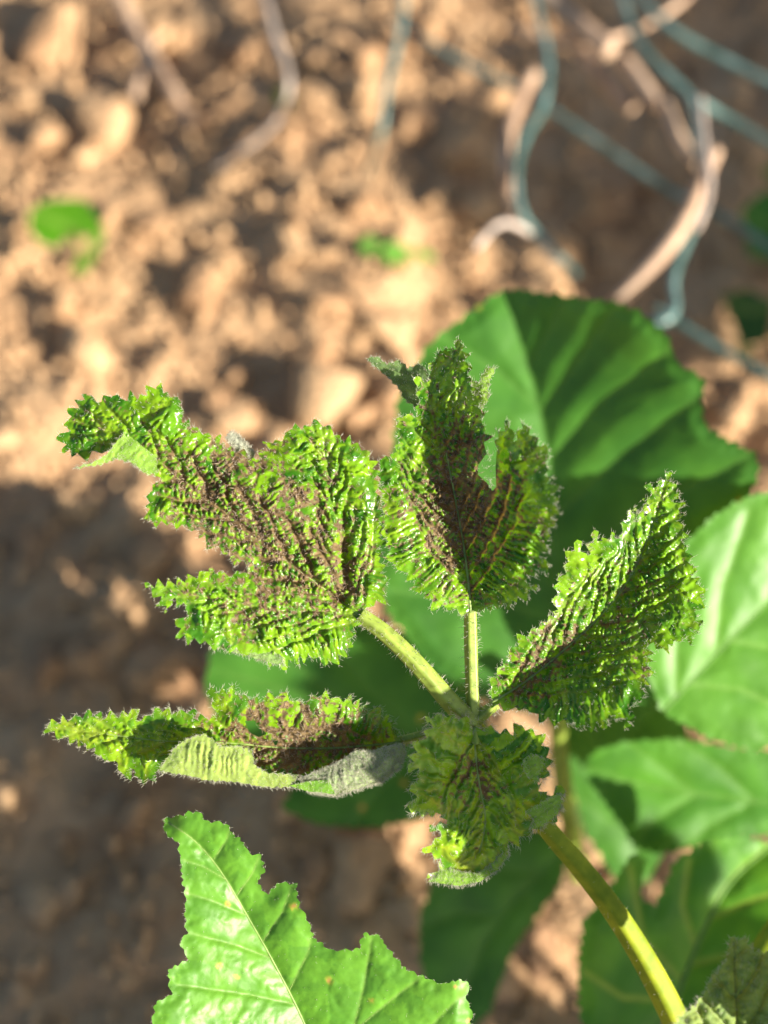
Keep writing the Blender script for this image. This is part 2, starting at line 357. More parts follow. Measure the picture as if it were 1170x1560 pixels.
def clod(px, py, r_px, me=None, sink=.38):
    D = ground_depth(px, py); q = P(px, py, D); r = r_px/780*.4*D
    o = bpy.data.objects.new('clod', me or random.choice(CL)); link(o, soil)
    o.location = (q[0], q[1], float(gh(q[0], q[1]))+r*(.62-sink)); o.scale = (r,r,r*random.uniform(.8,1.1)); o.rotation_euler = (random.uniform(-.4,.4), random.uniform(-.4,.4), random.uniform(0,6.3))
for px, py, r in ((95,60,105),(165,205,75),(70,215,45),(445,395,52),(300,445,55),(590,505,62),(40,150,40),(235,1015,80),(160,985,45),(330,990,45),(235,830,60),(120,760,55),
                  (560,1310,95),(640,1400,60),(230,330,60),(510,610,90),(560,640,55),(130,530,70),(85,460,45),(700,250,45),(640,200,55),(480,100,55),(380,90,50),(250,60,50),
                  (560,330,45),(40,820,55),(60,1010,45),(350,640,60),(640,60,60),(720,330,50),(850,380,55),(1100,640,45),(1130,600,40),(820,1450,50),(760,1500,45),(900,1290,45),(480,1310,45),(540,1210,60),(850,1250,45),(845,1180,36)):
    clod(px+random.uniform(-6,6), py+random.uniform(-6,6), r*.8, random.choice(BIG))
for k in range(255):
    py = random.uniform(-60, 1640); px = random.uniform(-60, 1240); clod(px, py, random.choice((9,12,14,18,22,28,34)))
# crumbs too small to count
n = 15000; cx = RNG.uniform(-.34,.34,n); cy = RNG.uniform(-.22,.5,n); cr = .0007+.0034*RNG.random(n)**2.2; cz = gh(cx, cy)+cr*.4
o8 = np.array([(1,0,0),(-1,0,0),(0,1,0),(0,-1,0),(0,0,1),(0,0,-1)], float); f8 = np.array([(0,2,4),(2,1,4),(1,3,4),(3,0,4),(2,0,5),(1,2,5),(3,1,5),(0,3,5)])
V = (np.c_[cx,cy,cz][:,None,:]+cr[:,None,None]*o8*RNG.uniform(.5,1.4,(n,6,3))).reshape(-1,3); F = (f8[None]+(np.arange(n)*6)[:,None,None]).reshape(-1,3)
cb = mesh_obj('soil_crumbs', V, F, M_SOIL, soil, False); cb['kind'] = 'stuff'

def secondaries(mid, n, ang, length, t0=.08, t1=.92, curve=.12):
    """side veins off the midrib, bending toward the tip"""
    m = resample(smooth(mid), 4); out = []
    for k in range(n):
        f = t0+(t1-t0)*k/(n-1); i = int(f*(len(m)-2)); d = m[i+1]-m[i]; d /= np.hypot(*d)
        for sg in (-1,1):
            L = length*(1-.65*f)*1.05; pts = [m[i]]; a = sg*ang
            for j in range(4):
                a -= sg*curve; e = np.array([d[0]*math.cos(a)-d[1]*math.sin(a), d[0]*math.sin(a)+d[1]*math.cos(a)]); pts.append(pts[-1]+e*L/4)
            out.append(np.array(pts))
    return out

# ------------------------------------------------------------------ the diseased compound leaf
J = (722, 1100)                                              # where the leaflet stalks meet
JW = P(*J, .2535)
main = empty('bramble_leaf', P(1030, 1545, .262), 'blistered bright green bramble leaf of five crumpled hairy leaflets with brown necrotic patches', 'leaf')
MB = np.array(main.location)
def stalk(name, pix, radii, mat=M_STEM, parent=main, base=MB, n_hair=350, ribs=5, hl=(5,13)):
    a = np.array(pix, float); q = smooth(a, 3); p = P(q[:,0], q[:,1], q[:,2])
    t = tube(name, p, np.array(radii)*SPX, mat, parent, base, 20, ribs, .10)
    if n_hair:
        u = RNG.random(n_hair)*(len(p)-1.01); i = u.astype(int); f = (u-i)[:,None]; c = p[i]*(1-f)+p[i+1]*f
        d = p[i+1]-p[i]; d /= np.linalg.norm(d, axis=1)[:,None]; v = RNG.normal(size=(n_hair,3)); v -= d*(v*d).sum(1)[:,None]; v /= np.linalg.norm(v, axis=1)[:,None]
        rr = np.interp(u/(len(p)-1), np.linspace(0,1,len(radii)), radii)*SPX
        hairs('fine_hairs', c+v*rr[:,None]*.9, v+d*RNG.normal(0,.4,(n_hair,1)), RNG.uniform(*hl, n_hair)*SPX, .32*SPX, M_HAIR, t, base)
    return t
petiole = stalk('petiole', [(1040,1575,.266),(1005,1500,.264),(950,1405,.262),(890,1325,.2605),(835,1265,.259),(780,1185,.2565),(722,1100,.2535)], [22,21,18.5,16.5,14.5,12,10], M_STEM2, n_hair=200, hl=(4,8))
stalk('leaflet_stalk', [(722,1100,.2535),(695,1080,.2525),(640,1015,.2505),(590,965,.2495),(548,936,.249)], [13.5,15,13.5,12.5,11], n_hair=420)
stalk('leaflet_stalk', [(722,1098,.2535),(720,1050,.2525),(718,990,.2515),(717,930,.251)], [9.5,10,10,9], n_hair=260)
stalk('leaflet_stalk', [(722,1100,.2535),(738,1086,.253),(756,1072,.2525)], [9,9,8], n_hair=100)
stalk('leaflet_stalk', [(722,1102,.2535),(690,1106,.2555),(650,1118,.2545),(612,1128,.2535)], [8,8,7.5,7], n_hair=140)
stalk('leaflet_stalk', [(722,1100,.2535),(723,1112,.2525),(726,1135,.2515)], [9,8,6], n_hair=40)

# left leaflet: large, lobed, evenly lit
LO = [(548,938),(567,924),(587,909),(584,876),(579,847),(582,808),(579,770),(575,742),(572,718),(563,689),(539,675),(520,668),(500,649),(481,641),(462,651),(443,651),(438,666),(414,672),(402,689),(390,699),(371,691),(347,682),(328,666),(299,653),(280,641),(278,613),(256,598),(237,589),(213,605),(184,608),(170,601),(149,610),(132,598),(120,617),(105,629),(105,651),(96,665),(98,684),(117,694),(149,690),(190,690),(228,716),(242,728),(228,747),(223,771),(228,795),(261,799),(299,809),(328,833),(352,852),(371,857),(395,859),(371,871),(347,876),(318,866),(299,878),(261,890),(223,893),(247,914),(254,933),(266,914),(290,929),(271,953),(275,969),(304,979),(333,984),(366,993),(405,1005),(433,1012),(457,1000),(481,1003),(500,1012),(524,996),(539,972),(543,953)]
lm = [(548,938),(500,900),(430,850),(350,785),(270,725),(200,668),(110,640)]
lB = [(540,925),(527,850),(507,760),(488,645)]; lC = [(545,937),(430,930),(330,912),(225,893)]
lv = [lB, lC, [(548,930),(562,860),(570,760)], [(540,945),(470,970),(400,1000)]]+secondaries(lm, 10, .8, 120)+secondaries(lB, 8, .75, 85)+secondaries(lC, 9, .7, 80)
def lex(x, y):
    return (-26*sstep(200,90,x) + 10*np.exp(-((x-420)/60)**2-((y-760)/90)**2) - 16*np.exp(-((x-526)/9)**2-((y-850)/70)**2) - .0012*np.maximum(y-900,0)**2
            - 14*np.exp(-(polydist(np.c_[x,y],[(395,861),(460,885),(520,915)])[0]/10)**2) + 8*np.exp(-((x-240)/60)**2-((y-640)/40)**2))
left = Sheet(LO, lm, lv, fold=([.10,.12,.18],[.14,.16,.25]), A2=5.5, w2=7, cell=8, A3=5.6, warp=15, D0=.2475, tilt=(.10,-.06), c=(400,800), extra=lex, seed=11, rot=.5,
             necro=[(330,770,85,.95),(420,840,65,.85),(470,770,60,.75),(400,730,50,.6),(520,870,40,.6),(300,690,50,.6),(500,905,60,.5),(380,915,70,.40),(350,680,30,.9)], nec0=.22, teeth=(20,14), step=1.9)
left.build('leaflet', M_SICK, main, MB); left.ob['label'] = 'broad three lobed leaflet, brown along its midrib'
left.rib('midrib', lm[:-1], 2.6, 1.2, M_VEIN, -2); left.fuzz(1000, 1500, (3,9), brown=2200)
flap('curled_margin', left, [(112,714),(146,702),(165,690),(178,672),(196,655),(222,665),(238,690),(240,722),(222,722),(200,705),(180,699),(150,708)], [(196,650),(240,690)], 4, 10, 71, gray=0, hair=260)
flap('curled_margin', left, [(328,986),(360,975),(400,985),(430,1000),(434,1014),(405,1008),(366,996)], [(340,975),(420,988)], 2, 8, 72, gray=.2, hair=200, teeth=None)
flap('curled_margin', left, [(345,668),(352,658),(362,662),(372,672),(388,690),(385,702),(365,694)], [(350,700),(392,705)], 4, 8, 73, gray=.85, hair=420, teeth=None)

# middle leaflet: folded like a V, right half turned from the sun, torn slit
MO = [(717,933),(687,930),(664,922),(640,904),(628,883),(608,866),(599,863),(590,833),(584,813),(581,789),(583,765),(578,736),(575,718),(584,692),(595,706),(602,683),(608,668),(605,647),(603,640),(613,640),(617,630),(631,636),(637,618),(634,597),(640,580),(655,580),(652,562),(662,545),(670,532),(682,531),(690,538),(693,527),(704,519),(706,532),(711,550),(714,565),(718,586),(723,603),(732,618),(738,630),(736,645),(742,659),(746,674),(743,689),(732,712),(732,721),(743,730),(751,745),(749,724),(755,695),(754,674),(754,668),(764,661),(771,642),(782,653),(785,671),(797,642),(804,656),(814,665),(823,680),(838,683),(835,701),(830,718),(835,733),(844,748),(848,765),(841,783),(845,795),(835,810),(832,830),(823,848),(839,858),(817,872),(800,886),(817,892),(800,907),(776,922),(752,925),(732,932)]
mm = [(717,933),(716,880),(704,815),(688,745),(668,680),(655,610),(660,530)]
mv = secondaries(mm, 12, .85, 170)
mid = Sheet(MO, mm, mv, fold=([.30,.34,.25],[.85,.95,.72,.6]), fw=7, A2=5.5, w2=7, cell=8, A3=5.8, warp=15, D0=.2505, tilt=(0,-.05), c=(717,780), seed=21, rot=.3, edge=(-.10,0),
            necro=[(690,760,55,1.0),(730,800,60,.75),(700,680,45,.9),(760,720,40,.7),(640,800,60,.5),(690,880,60,.5),(790,800,60,.45)], nec0=.20, teeth=(19,13), step=1.9, holes=[[(737,674),(747,668),(757,684),(755,712),(756,742),(750,748),(742,736),(728,723),(728,710),(741,691)]])
mid.build('leaflet', M_SICK, main, MB); mid.ob['label'] = 'upright leaflet folded along its midrib with a torn slit'
mid.rib('midrib', [(717,933),(713,880),(704,815),(692,750),(680,690)], 2.6, 1.2, M_VEIN, 0); mid.fuzz(800, 1000, (3,9), brown=1500)
flap('curled_margin', mid, [(558,546),(575,543),(588,555),(609,549),(622,562),(637,553),(652,566),(652,600),(636,622),(617,608),(608,591),(593,577),(569,557)], [(660,560),(640,625)], -14, -16, 74, gray=.08, green=((.13,.24,.06),(.08,.16,.04)), hair=220)
flap('curled_margin', mid, [(714,575),(730,585),(734,572),(743,560),(755,560),(748,575),(743,590),(745,607),(734,622),(722,605)], [(712,575),(730,625)], 26, 12, 75, hair=160)

# right leaflet: folded, lower half raised and shading the fold
RO = [(749,1070),(744,1051),(756,1022),(778,992),(798,970),(824,950),(847,934),(846,908),(850,899),(848,884),(858,882),(860,862),(866,846),(879,828),(895,846),(905,814),(918,827),(934,814),(944,820),(947,797),(959,781),(973,795),(966,779),(986,784),(978,760),(990,771),(991,739),(1003,742),(1016,723),(1029,742),(1035,749),(1027,762),(1042,767),(1033,784),(1037,797),(1043,806),(1040,830),(1048,841),(1053,862),(1056,879),(1063,887),(1072,903),(1064,924),(1058,940),(1071,952),(1051,960),(1055,973),(1032,978),(1009,991),(990,979),(980,976),(988,989),(986,1009),(986,1028),(980,1044),(983,1064),(960,1070),(960,1103),(944,1093),(928,1093),(918,1103),(899,1106),(876,1106),(850,1096),(827,1096),(804,1083),(775,1080),(756,1073)]
rm = [(749,1070),(800,1040),(860,990),(920,935),(965,875),(995,800),(1016,725)]
rv = secondaries(rm, 13, .75, 170)
right = Sheet(RO, rm, rv, fold=([.12,.16,.12,.05],[1.2,1.15,.95,.7,.35]), fw=9, A2=5, w2=7, cell=8, A3=5.4, warp=15, D0=.2515, tilt=(.12,0), c=(800,1040), seed=31, rot=.2, edge=(-.04,-.20),
              necro=[(830,1010,50,.6),(860,960,45,.5),(940,960,50,.4),(790,1050,40,.5),(970,900,50,.3),(985,1020,18,.8),(770,1010,25,.8)], nec0=.17, teeth=(19,13), step=1.9)
right.build('leaflet', M_SICK, main, MB); right.ob['label'] = 'leaflet pointing up and away with glossy blisters'
right.rib('midrib', rm[:-1], 2.3, 1.0, M_VEIN, 0); right.fuzz(800, 1000, (3,9), brown=1200)

# lowest left leaflet: narrow, brown hollow with rolled-up pale lower margin
BO = [(68,1108),(101,1097),(137,1087),(163,1094),(201,1084),(214,1097),(237,1079),(265,1084),(296,1082),(301,1100),(329,1090),(319,1058),(353,1051),(368,1061),(399,1066),(429,1058),(460,1071),(481,1061),(506,1061),(537,1069),(573,1084),(599,1105),(612,1128),(612,1143),(590,1165),(560,1185),(512,1198),(471,1196),(440,1190),(399,1190),(358,1180),(317,1175),(281,1172),(245,1174),(229,1189),(214,1192),(204,1174),(188,1184),(178,1164),(153,1156),(142,1141),(117,1130),(86,1120)]
bm_ = [(614,1130),(520,1140),(430,1140),(340,1130),(250,1130),(160,1118),(72,1108)]
bl = Sheet(BO, bm_, secondaries(bm_, 15, .8, 75), fold=([.55,.8,.7,.25,.2],[.45,.55,.55,.3,.15]), fw=9, A2=5, w2=8, cell=9, A3=4.5, warp=15, D0=.2545, tilt=(.03,0), seed=41, edge=(0,0),
           necro=[(470,1100,70,1.1),(380,1110,55,1.0),(540,1120,60,.8),(430,1150,60,.9),(300,1130,40,.4)], nec0=.12, teeth=(19,13), step=1.9, green=((.18,.36,.010),(.03,.13,.006)),
           holes=[[(373,1098),(388,1099),(398,1110),(406,1118),(394,1123),(380,1116)],[(414,1126),(424,1128),(420,1138)]], yellow=.5)
bl.build('leaflet', M_SICK, main, MB); bl.ob['label'] = 'narrow withered leaflet, brown inside with its pale lower edge rolled up'
bl.rib('midrib', bm_[:-1], 2.2, 1.0, M_VEIN, 0); bl.fuzz(1100, 700, (4,11), brown=1100)
flap('curled_margin', bl, [(242,1174),(258,1150),(276,1130),(295,1121),(312,1119),(337,1137),(360,1136),(383,1143),(388,1166),(409,1178),(455,1181),(440,1199),(399,1199),(358,1191),(317,1189),(281,1181)], [(242,1182),(330,1195),(440,1204)], 46, 9, 76, green=((.33,.45,.09),(.22,.33,.07)), gray=.05, hair=420, stain=[(365,1160,24,.9),(415,1190,20,.8),(300,1180,20,.4)])
flap('curled_margin', bl, [(455,1186),(490,1172),(520,1158),(542,1143),(565,1145),(583,1138),(612,1133),(618,1145),(609,1169),(583,1191),(547,1201),(512,1212),(471,1207)], [(470,1208),(550,1205),(620,1160)], 40, 8, 77, gray=.45, hair=900, felt=1500, stain=[(500,1185,20,.6)], teeth=None)
flap('curled_margin', bl, [(440,1197),(470,1190),(500,1188),(512,1211),(490,1207),(470,1206)], [(440,1205),(512,1215)], 50, 5, 78, green=((.16,.34,.04),(.12,.28,.03)), hair=60, teeth=None)

# lowest right leaflet: hangs down, hollow face, pale lip
TO = [(723,1108),(711,1095),(693,1090),(674,1088),(650,1093),(659,1099),(649,1120),(635,1138),(625,1165),(634,1172),(640,1177),(629,1195),(632,1213),(622,1240),(638,1239),(656,1243),(674,1240),(679,1255),(656,1257),(671,1273),(659,1280),(646,1295),(662,1307),(677,1316),(652,1337),(705,1331),(729,1331),(753,1316),(771,1289),(789,1280),(810,1270),(825,1258),(843,1249),(852,1237),(855,1219),(852,1207),(831,1213),(822,1201),(816,1189),(827,1189),(837,1180),(836,1150),(825,1126),(813,1111),(795,1108),(780,1117),(768,1114),(753,1114),(735,1109)]
tm = [(723,1108),(724,1150),(731,1200),(742,1250),(730,1300),(705,1330)]
term = Sheet(TO, tm, secondaries(tm, 8, .8, 120), fold=([.35,.4,.4],[.45,.40,.30]), fw=8, A2=7, w2=9, cell=13, A3=5, warp=15, D0=.2515, tilt=(0,.15), c=(723,1108), seed=51,
             necro=[(700,1200,40,.6),(750,1200,35,.6),(720,1170,30,.5),(735,1290,25,.4)], nec0=.12, teeth=(22,14), step=2, yellow=.7, green=((.22,.40,.012),(.05,.18,.007)))
term.build('leaflet', M_SICK, main, MB); term.ob['label'] = 'drooping shaded leaflet with a pale rolled lip'
term.rib('midrib', tm[:-1], 2.4, 1.0, M_VEIN, 0); term.fuzz(900, 500, brown=200)
flap('curled_margin', term, [(652,1343),(677,1319),(702,1328),(729,1330),(753,1313),(771,1289),(776,1301),(759,1325),(732,1343),(699,1350)], [(660,1318),(720,1325),(768,1290)], 6, 14, 79, hair=420, teeth=None)
flap('curled_margin', term, [(795,1159),(810,1147),(830,1156),(826,1172),(819,1182),(822,1193),(801,1180)], [(800,1150),(812,1190)], 44, 8, 80, hair=80)
flap('curled_margin', term, [(800,1236),(822,1224),(836,1214),(852,1208),(856,1222),(850,1240),(826,1258),(806,1266),(812,1248)], [(800,1240),(815,1265)], 40, 8, 81, hair=140)

# ------------------------------------------------------------------ other bramble leaves
def leaf_thing(label, at, D, group=None, name='bramble_leaf'):
    return empty(name, P(*at, D), label, 'leaf', group)
def simple_leaf(th, outline, mid, veins, mat=M_BACK, hair=None, rib=(3,1.2), vrib=1.1, **kw):
    mv_ = M_VEINB if mat is M_BACK else M_VEIN
    b = np.array(th.location); s = Sheet(outline, mid, veins, **kw); s.build('leaflet', mat, th, b)
    s.rib('midrib', mid, rib[0], rib[1], mv_, -.5)
    for v in veins:
        q = resample(v, 6); k = inside(q, s.poly)
        if k.sum() > 3: s.rib('side_vein', q[k][:int(k.sum()*.9)], vrib, vrib*.45, mv_, -.2)
    if hair: s.fuzz(*hair)
    return s
GB = ((.060,.195,.022),(.035,.135,.016))

fresh = leaf_thing('smooth glossy green bramble leaf speckled with small rust spots', (520,1740), .262)
FO = [(248,1248),(275,1243),(298,1236),(317,1253),(328,1252),(344,1255),(356,1272),(372,1284),(377,1301),(396,1303),(403,1324),(391,1348),(408,1363),(423,1344),(451,1348),(454,1377),(468,1401),(478,1430),(502,1447),(530,1449),(549,1444),(554,1423),(578,1425),(597,1454),(616,1475),(640,1487),(674,1499),(703,1492),(717,1502),(710,1521),(719,1540),(715,1570),(700,1640),(620,1720),(520,1745),(400,1740),(290,1720),(225,1650),(230,1570),(238,1526),(262,1516),(255,1478),(286,1463),(274,1435),(286,1423),(281,1391),(284,1363),(277,1334),(274,1305),(272,1284),(253,1272)]
fm = [(520,1740),(490,1630),(463,1554),(411,1454),(372,1387),(339,1329),(300,1281),(257,1253)]
fv = [[(490,1630),(400,1600),(260,1590)],[(450,1530),(380,1515),(270,1500)],[(415,1460),(360,1440),(285,1420)],[(378,1395),(330,1375),(285,1360)],[(345,1340),(310,1320),(278,1310)],[(440,1510),(470,1450),(475,1425)],[(400,1435),(430,1390),(445,1350)],[(360,1365),(385,1330),(395,1305)],[(325,1310),(345,1280),(350,1265)],[(505,1690),(530,1600),(555,1500),(566,1430)],[(515,1720),(600,1620),(700,1520)],[(540,1570),(600,1520),(640,1490)]]
simple_leaf(fresh, FO, fm, fv, M_FRESH, (500,300,(2,5),(2,4)), fold=([.46,.42,.32],[.16,.22,.25]), fw=6, A2=6, w2=14, cell=26, A3=.9, D0=.254, tilt=(0,.10), c=(400,1400), seed=61, teeth=(17,5), step=3, spots=26,
            green=((.115,.31,.022),(.08,.24,.018)), yellow=0, vein_w=2.2, vein_col=(.22,.36,.08), rib=(2.6,1.2), vrib=.9,
            extra=lambda x,y: -22*sstep(285,245,x)*sstep(1290,1240,y)+7*np.sin((x+y*.4)/26)*np.exp(-((x-420)/70)**2-((y-1370)/60)**2)-14*sstep(690,720,x))

back = leaf_thing('large round dark green bramble leaf in front of the wire fence, partly shaded', (862,1060), .325)
KO = [(663,515),(690,495),(721,474),(742,456),(762,443),(789,440),(830,447),(885,454),(939,461),(980,479),(1016,511),(1034,556),(1075,578),(1068,615),(1075,651),(1115,674),(1152,692),(1156,719),(1140,760),(1130,830),(1110,920),(1060,1010),(980,1070),(900,1085),(862,1062),(800,1085),(720,1060),(650,1010),(590,930),(570,840),(578,760),(600,680),(605,610),(630,560)]
km = [(862,1060),(852,960),(851,860),(842,740),(826,640),(800,545),(770,447)]
kv = [[(852,960),(960,880),(1120,800)],[(851,880),(960,790),(1150,690)],[(846,790),(940,700),(1070,600)],[(838,700),(920,610),(1025,530)],[(824,630),(880,550),(940,465)],[(805,560),(840,500),(860,450)],[(852,950),(760,920),(600,900)],[(850,850),(740,790),(580,740)],[(838,720),(740,660),(610,600)],[(820,620),(750,560),(670,510)]]
simple_leaf(back, KO, km, kv, fold=([.10,.12,.12],[.2,.35,.65,1.1]), fw=14, A2=17, w2=26, D0=.345, tilt=(-.05,.0), c=(850,800), seed=62, teeth=(22,7), step=5, green=GB, vein_w=3, vein_col=(.09,.23,.04), spots=5, rib=(2,1), vrib=.6)

palel = leaf_thing('pale sunlit bramble leaf crossing behind the glossy blistered leaflet', (1010,1085), .312)
simple_leaf(palel, [(1010,1085),(985,1030),(988,960),(1005,890),(1040,830),(1090,785),(1140,755),(1200,745),(1280,770),(1330,850),(1330,960),(1290,1050),(1220,1120),(1150,1145),(1080,1125)],
            [(1010,1085),(1060,1030),(1130,955),(1210,880),(1320,820)], [[(1030,1062),(1030,980),(1060,880)],[(1090,1000),(1100,900),(1140,780)],[(1170,920),(1190,850),(1210,760)],[(1050,1042),(1130,1050),(1210,1090)],[(1110,975),(1190,990),(1280,1020)],[(1180,910),(1250,910),(1320,930)]],
            fold=(.12,.05), fw=16, A2=8, w2=20, D0=.322, tilt=(.05,0), seed=63, teeth=(20,6), step=5, green=((.10,.28,.026),(.07,.22,.018)), vein_w=4, vein_col=(.15,.33,.05), vrib=.7)
lowr = leaf_thing('green bramble leaf below the pale leaf, shaded along its lower side', (1230,1235), .33)
simple_leaf(lowr, [(890,1163),(911,1141),(958,1129),(1019,1126),(1080,1132),(1127,1141),(1220,1145),(1320,1170),(1385,1250),(1360,1360),(1280,1390),(1225,1320),(1170,1272),(1096,1282),(1004,1301),(967,1289),(927,1228),(896,1190)],  # unseen right end enlarged so that it shades the leaf in the gap
            [(1230,1235),(1120,1215),(1010,1205),(895,1170)], [[(1150,1220),(1080,1260),(1040,1290)],[(1060,1210),(1000,1250),(970,1285)],[(1150,1220),(1100,1170),(1040,1130)],[(1060,1210),(1010,1170),(960,1132)],[(960,1190),(925,1200),(915,1210)]],
            fold=(.15,.12), fw=12, A2=8, w2=16, D0=.345, seed=64, teeth=(18,6), step=5, green=((.08,.25,.022),(.05,.18,.016)), vein_w=3, vein_col=(.10,.26,.03))
brightl = leaf_thing('yellow green bramble leaf with a pale midrib beside the thick stem', (1022,1540), .305)
simple_leaf(brightl, [(1022,1545),(990,1580),(930,1600),(885,1560),(880,1480),(890,1400),(925,1360),(962,1300),(985,1310),(975,1370),(1000,1380),(1030,1310),(1080,1280),(1130,1275),(1200,1290),(1240,1360),(1210,1450),(1130,1530),(1070,1560)],
            [(1022,1545),(1045,1480),(1070,1420),(1110,1340),(1180,1285)], [[(1040,1495),(980,1430),(960,1320)],[(1060,1445),(1040,1380),(1050,1310)],[(1030,1525),(950,1520),(890,1480)],[(1050,1470),(1130,1450),(1210,1440)],[(1080,1400),(1150,1370),(1225,1350)]],
            fold=(.18,.45), fw=8, A2=8, w2=16, D0=.322, seed=65, teeth=(20,7), step=5, green=((.11,.30,.015),(.05,.19,.012)), vein_w=4, vein_col=(.30,.42,.05), rib=(6,3))
darkl = leaf_thing('dark shaded bramble leaf under the withered narrow leaflet', (760,1160), .35)
simple_leaf(darkl, [(760,1160),(735,1080),(690,1010),(620,965),(540,945),(450,940),(380,955),(325,985),(312,1040),(330,1100),(380,1160),(450,1195),(428,1232),(480,1255),(560,1262),(640,1250),(710,1220)],
            [(760,1160),(650,1120),(520,1080),(400,1040),(318,1020)], [[(650,1120),(560,1050),(480,950)],[(540,1085),(460,1020),(390,960)],[(650,1120),(590,1190),(540,1255)],[(540,1085),(480,1130),(450,1190)],[(430,1050),(390,1080),(350,1110)]],
            fold=(.12,.12), fw=12, A2=8, w2=18, D0=.362, tilt=(-.05,0), seed=66, teeth=(22,6), step=5, green=GB, vein_w=3, vein_col=(.08,.21,.03), spots=8)
darkr = leaf_thing('dark green bramble leaf low over the soil under the drooping leaflet', (868,1290), .355)
simple_leaf(darkr, [(868,1290),(855,1345),(815,1400),(780,1450),(745,1545),(700,1580),(655,1540),(640,1460),(640,1390),(665,1330),(700,1285),(760,1262),(830,1262)],
            [(868,1290),(790,1360),(730,1440),(690,1575)], [[(820,1330),(740,1320),(690,1300)],[(760,1395),(700,1390),(645,1410)],[(800,1350),(815,1390),(800,1420)]],
            fold=(.15,.1), fw=12, A2=8, w2=18, D0=.366, seed=67, teeth=(20,6), step=5, green=GB, vein_w=3, vein_col=(.08,.21,.03))

gapl = leaf_thing('deeply shaded bramble leaf in the gap beside the thin pale shoot', (985,1345), .385)
simple_leaf(gapl, [(985,1345),(935,1335),(893,1270),(868,1190),(850,1120),(835,1075),(880,1045),(960,1040),(1030,1070),(1060,1150),(1040,1250)],
            [(985,1345),(950,1240),(915,1140),(880,1050)], [[(960,1270),(915,1240),(885,1215)],[(930,1180),(890,1150),(855,1120)],[(955,1250),(1000,1200),(1045,1170)],[(925,1165),(970,1110),(1010,1070)]],
            fold=(.12,.1), fw=12, A2=8, w2=18, D0=.378, seed=69, teeth=(20,6), step=5, green=GB, vein_w=3, vein_col=(.08,.21,.03))
young = leaf_thing('pale downy young bramble leaf still pleated, at the foot of the thick stem', (1040,1580), .25)
YB = np.array(young.location)
yo = [(1020,1600),(1035,1550),(1062,1530),(1085,1492),(1105,1465),(1112,1430),(1135,1432),(1150,1450),(1190,1455),(1250,1480),(1310,1560),(1300,1680),(1180,1730),(1060,1690)]
ym = [(1120,1720),(1130,1620),(1120,1520),(1118,1432)]
ysh = simple_leaf(young, yo, ym, secondaries(ym, 5, .9, 150), M_UNDER, (700,1400,(5,11),(4,9)), fold=(.3,.3), fw=8, A2=17, w2=9, cell=12, A3=4, warp=12, D0=.238, seed=68, teeth=(15,6), step=3, green=((.24,.34,.10),(.16,.25,.08)), vein_w=3, vein_col=(.33,.42,.14))

# ------------------------------------------------------------------ seedlings and stems low on the soil
def tube_thing(name, label, cat, pix, rad, mat, dz=.004, group=None, sides=10):
    a = np.array(pix, float); q = smooth(a, 3); p = P(q[:,0], q[:,1], q[:,2]); o = tube(name, p, np.asarray(rad, float), mat, None, p[0], sides); o.location = p[0]; tag(o, label, cat, group); return o
tube_thing('green_shoot', 'thin pale green shoot standing on soil behind the drooping leaflet', 'shoot', [(880,1330,.40),(872,1270,.38),(856,1190,.36),(850,1100,.35),(845,1040,.33)], [.0032,.003,.0024,.0022], M_STEM)
tube_thing('bramble_cane', 'yellow green cane crossing the corner behind the downy young leaf', 'cane', [(1260,1300,.30),(1170,1440,.285),(1120,1520,.275),(1040,1580,.27),(1000,1680,.27),(980,1900,.30)], [.0025,.003,.0034,.0036,.0036], M_STEM2)
def ground_leaf(name, label, outlines, stem, dz, seed, green, cat='plant'):
    px, py = stem; D = ground_depth(px, py); th = empty(name, P(px, py, D), label, cat); b = np.array(th.location)
    for k, ol in enumerate(outlines):
        c = np.mean(ol, 0); s = Sheet(ol, [tuple(ol[0]), tuple(c), tuple(ol[len(ol)//2])], fold=(.3,.3), A2=3, D0=ground_depth(*c)-dz, seed=seed+k, teeth=None, step=5, green=green)
        s.build('leaf_blade', M_BACK, th, b); q = P(np.array([c[0],px]), np.array([c[1],py]), np.array([ground_depth(*c)-dz*.97, ground_depth(px,py)+.004])); tube('stalk', q, .0007, M_STEM, th, b, 6)
ground_leaf('seedling', 'small flat green leaf curling low over the clods', [[(44,322),(70,306),(110,302),(135,308),(155,345),(160,360),(150,375),(140,362),(110,355),(85,378),(60,370),(45,350)],[(160,358),(150,385),(135,415),(112,420),(112,400),(135,385),(140,360)]], (130,400), .034, 91, ((.07,.22,.006),(.05,.17,.005)))
ground_leaf('seedling', 'tiny bright green seedling with three leaflets on lit soil', [[(545,372),(560,358),(578,365),(575,385),(555,388)],[(580,380),(600,365),(625,380),(620,402),(590,402)],[(625,380),(645,378),(665,392),(650,402)]], (598,395), .020, 94, ((.14,.36,.05),(.10,.28,.04)))
ground_leaf('seedling', 'yellow green sprout beside the bent wire at the fence', [[(420,140),(432,130),(448,145),(440,165),(424,160)]], (434,165), .012, 98, ((.28,.36,.04),(.2,.3,.03)))
ground_leaf('weed', 'green weed leaning in at the fence beyond the round leaf', [[(1130,320),(1165,290),(1210,300),(1220,370),(1180,400),(1140,390)],[(1160,260),(1200,240),(1230,270),(1200,300)]], (1180,380), .03, 99, ((.05,.18,.02),(.03,.12,.015)))
ground_leaf('weed', 'dim green weed in shade between the wire and the round leaf', [[(1100,450),(1140,440),(1180,460),(1170,520),(1130,530)],[(1120,520),(1150,530),(1140,560)]], (1140,520), .02, 103, ((.03,.09,.01),(.02,.07,.01)))

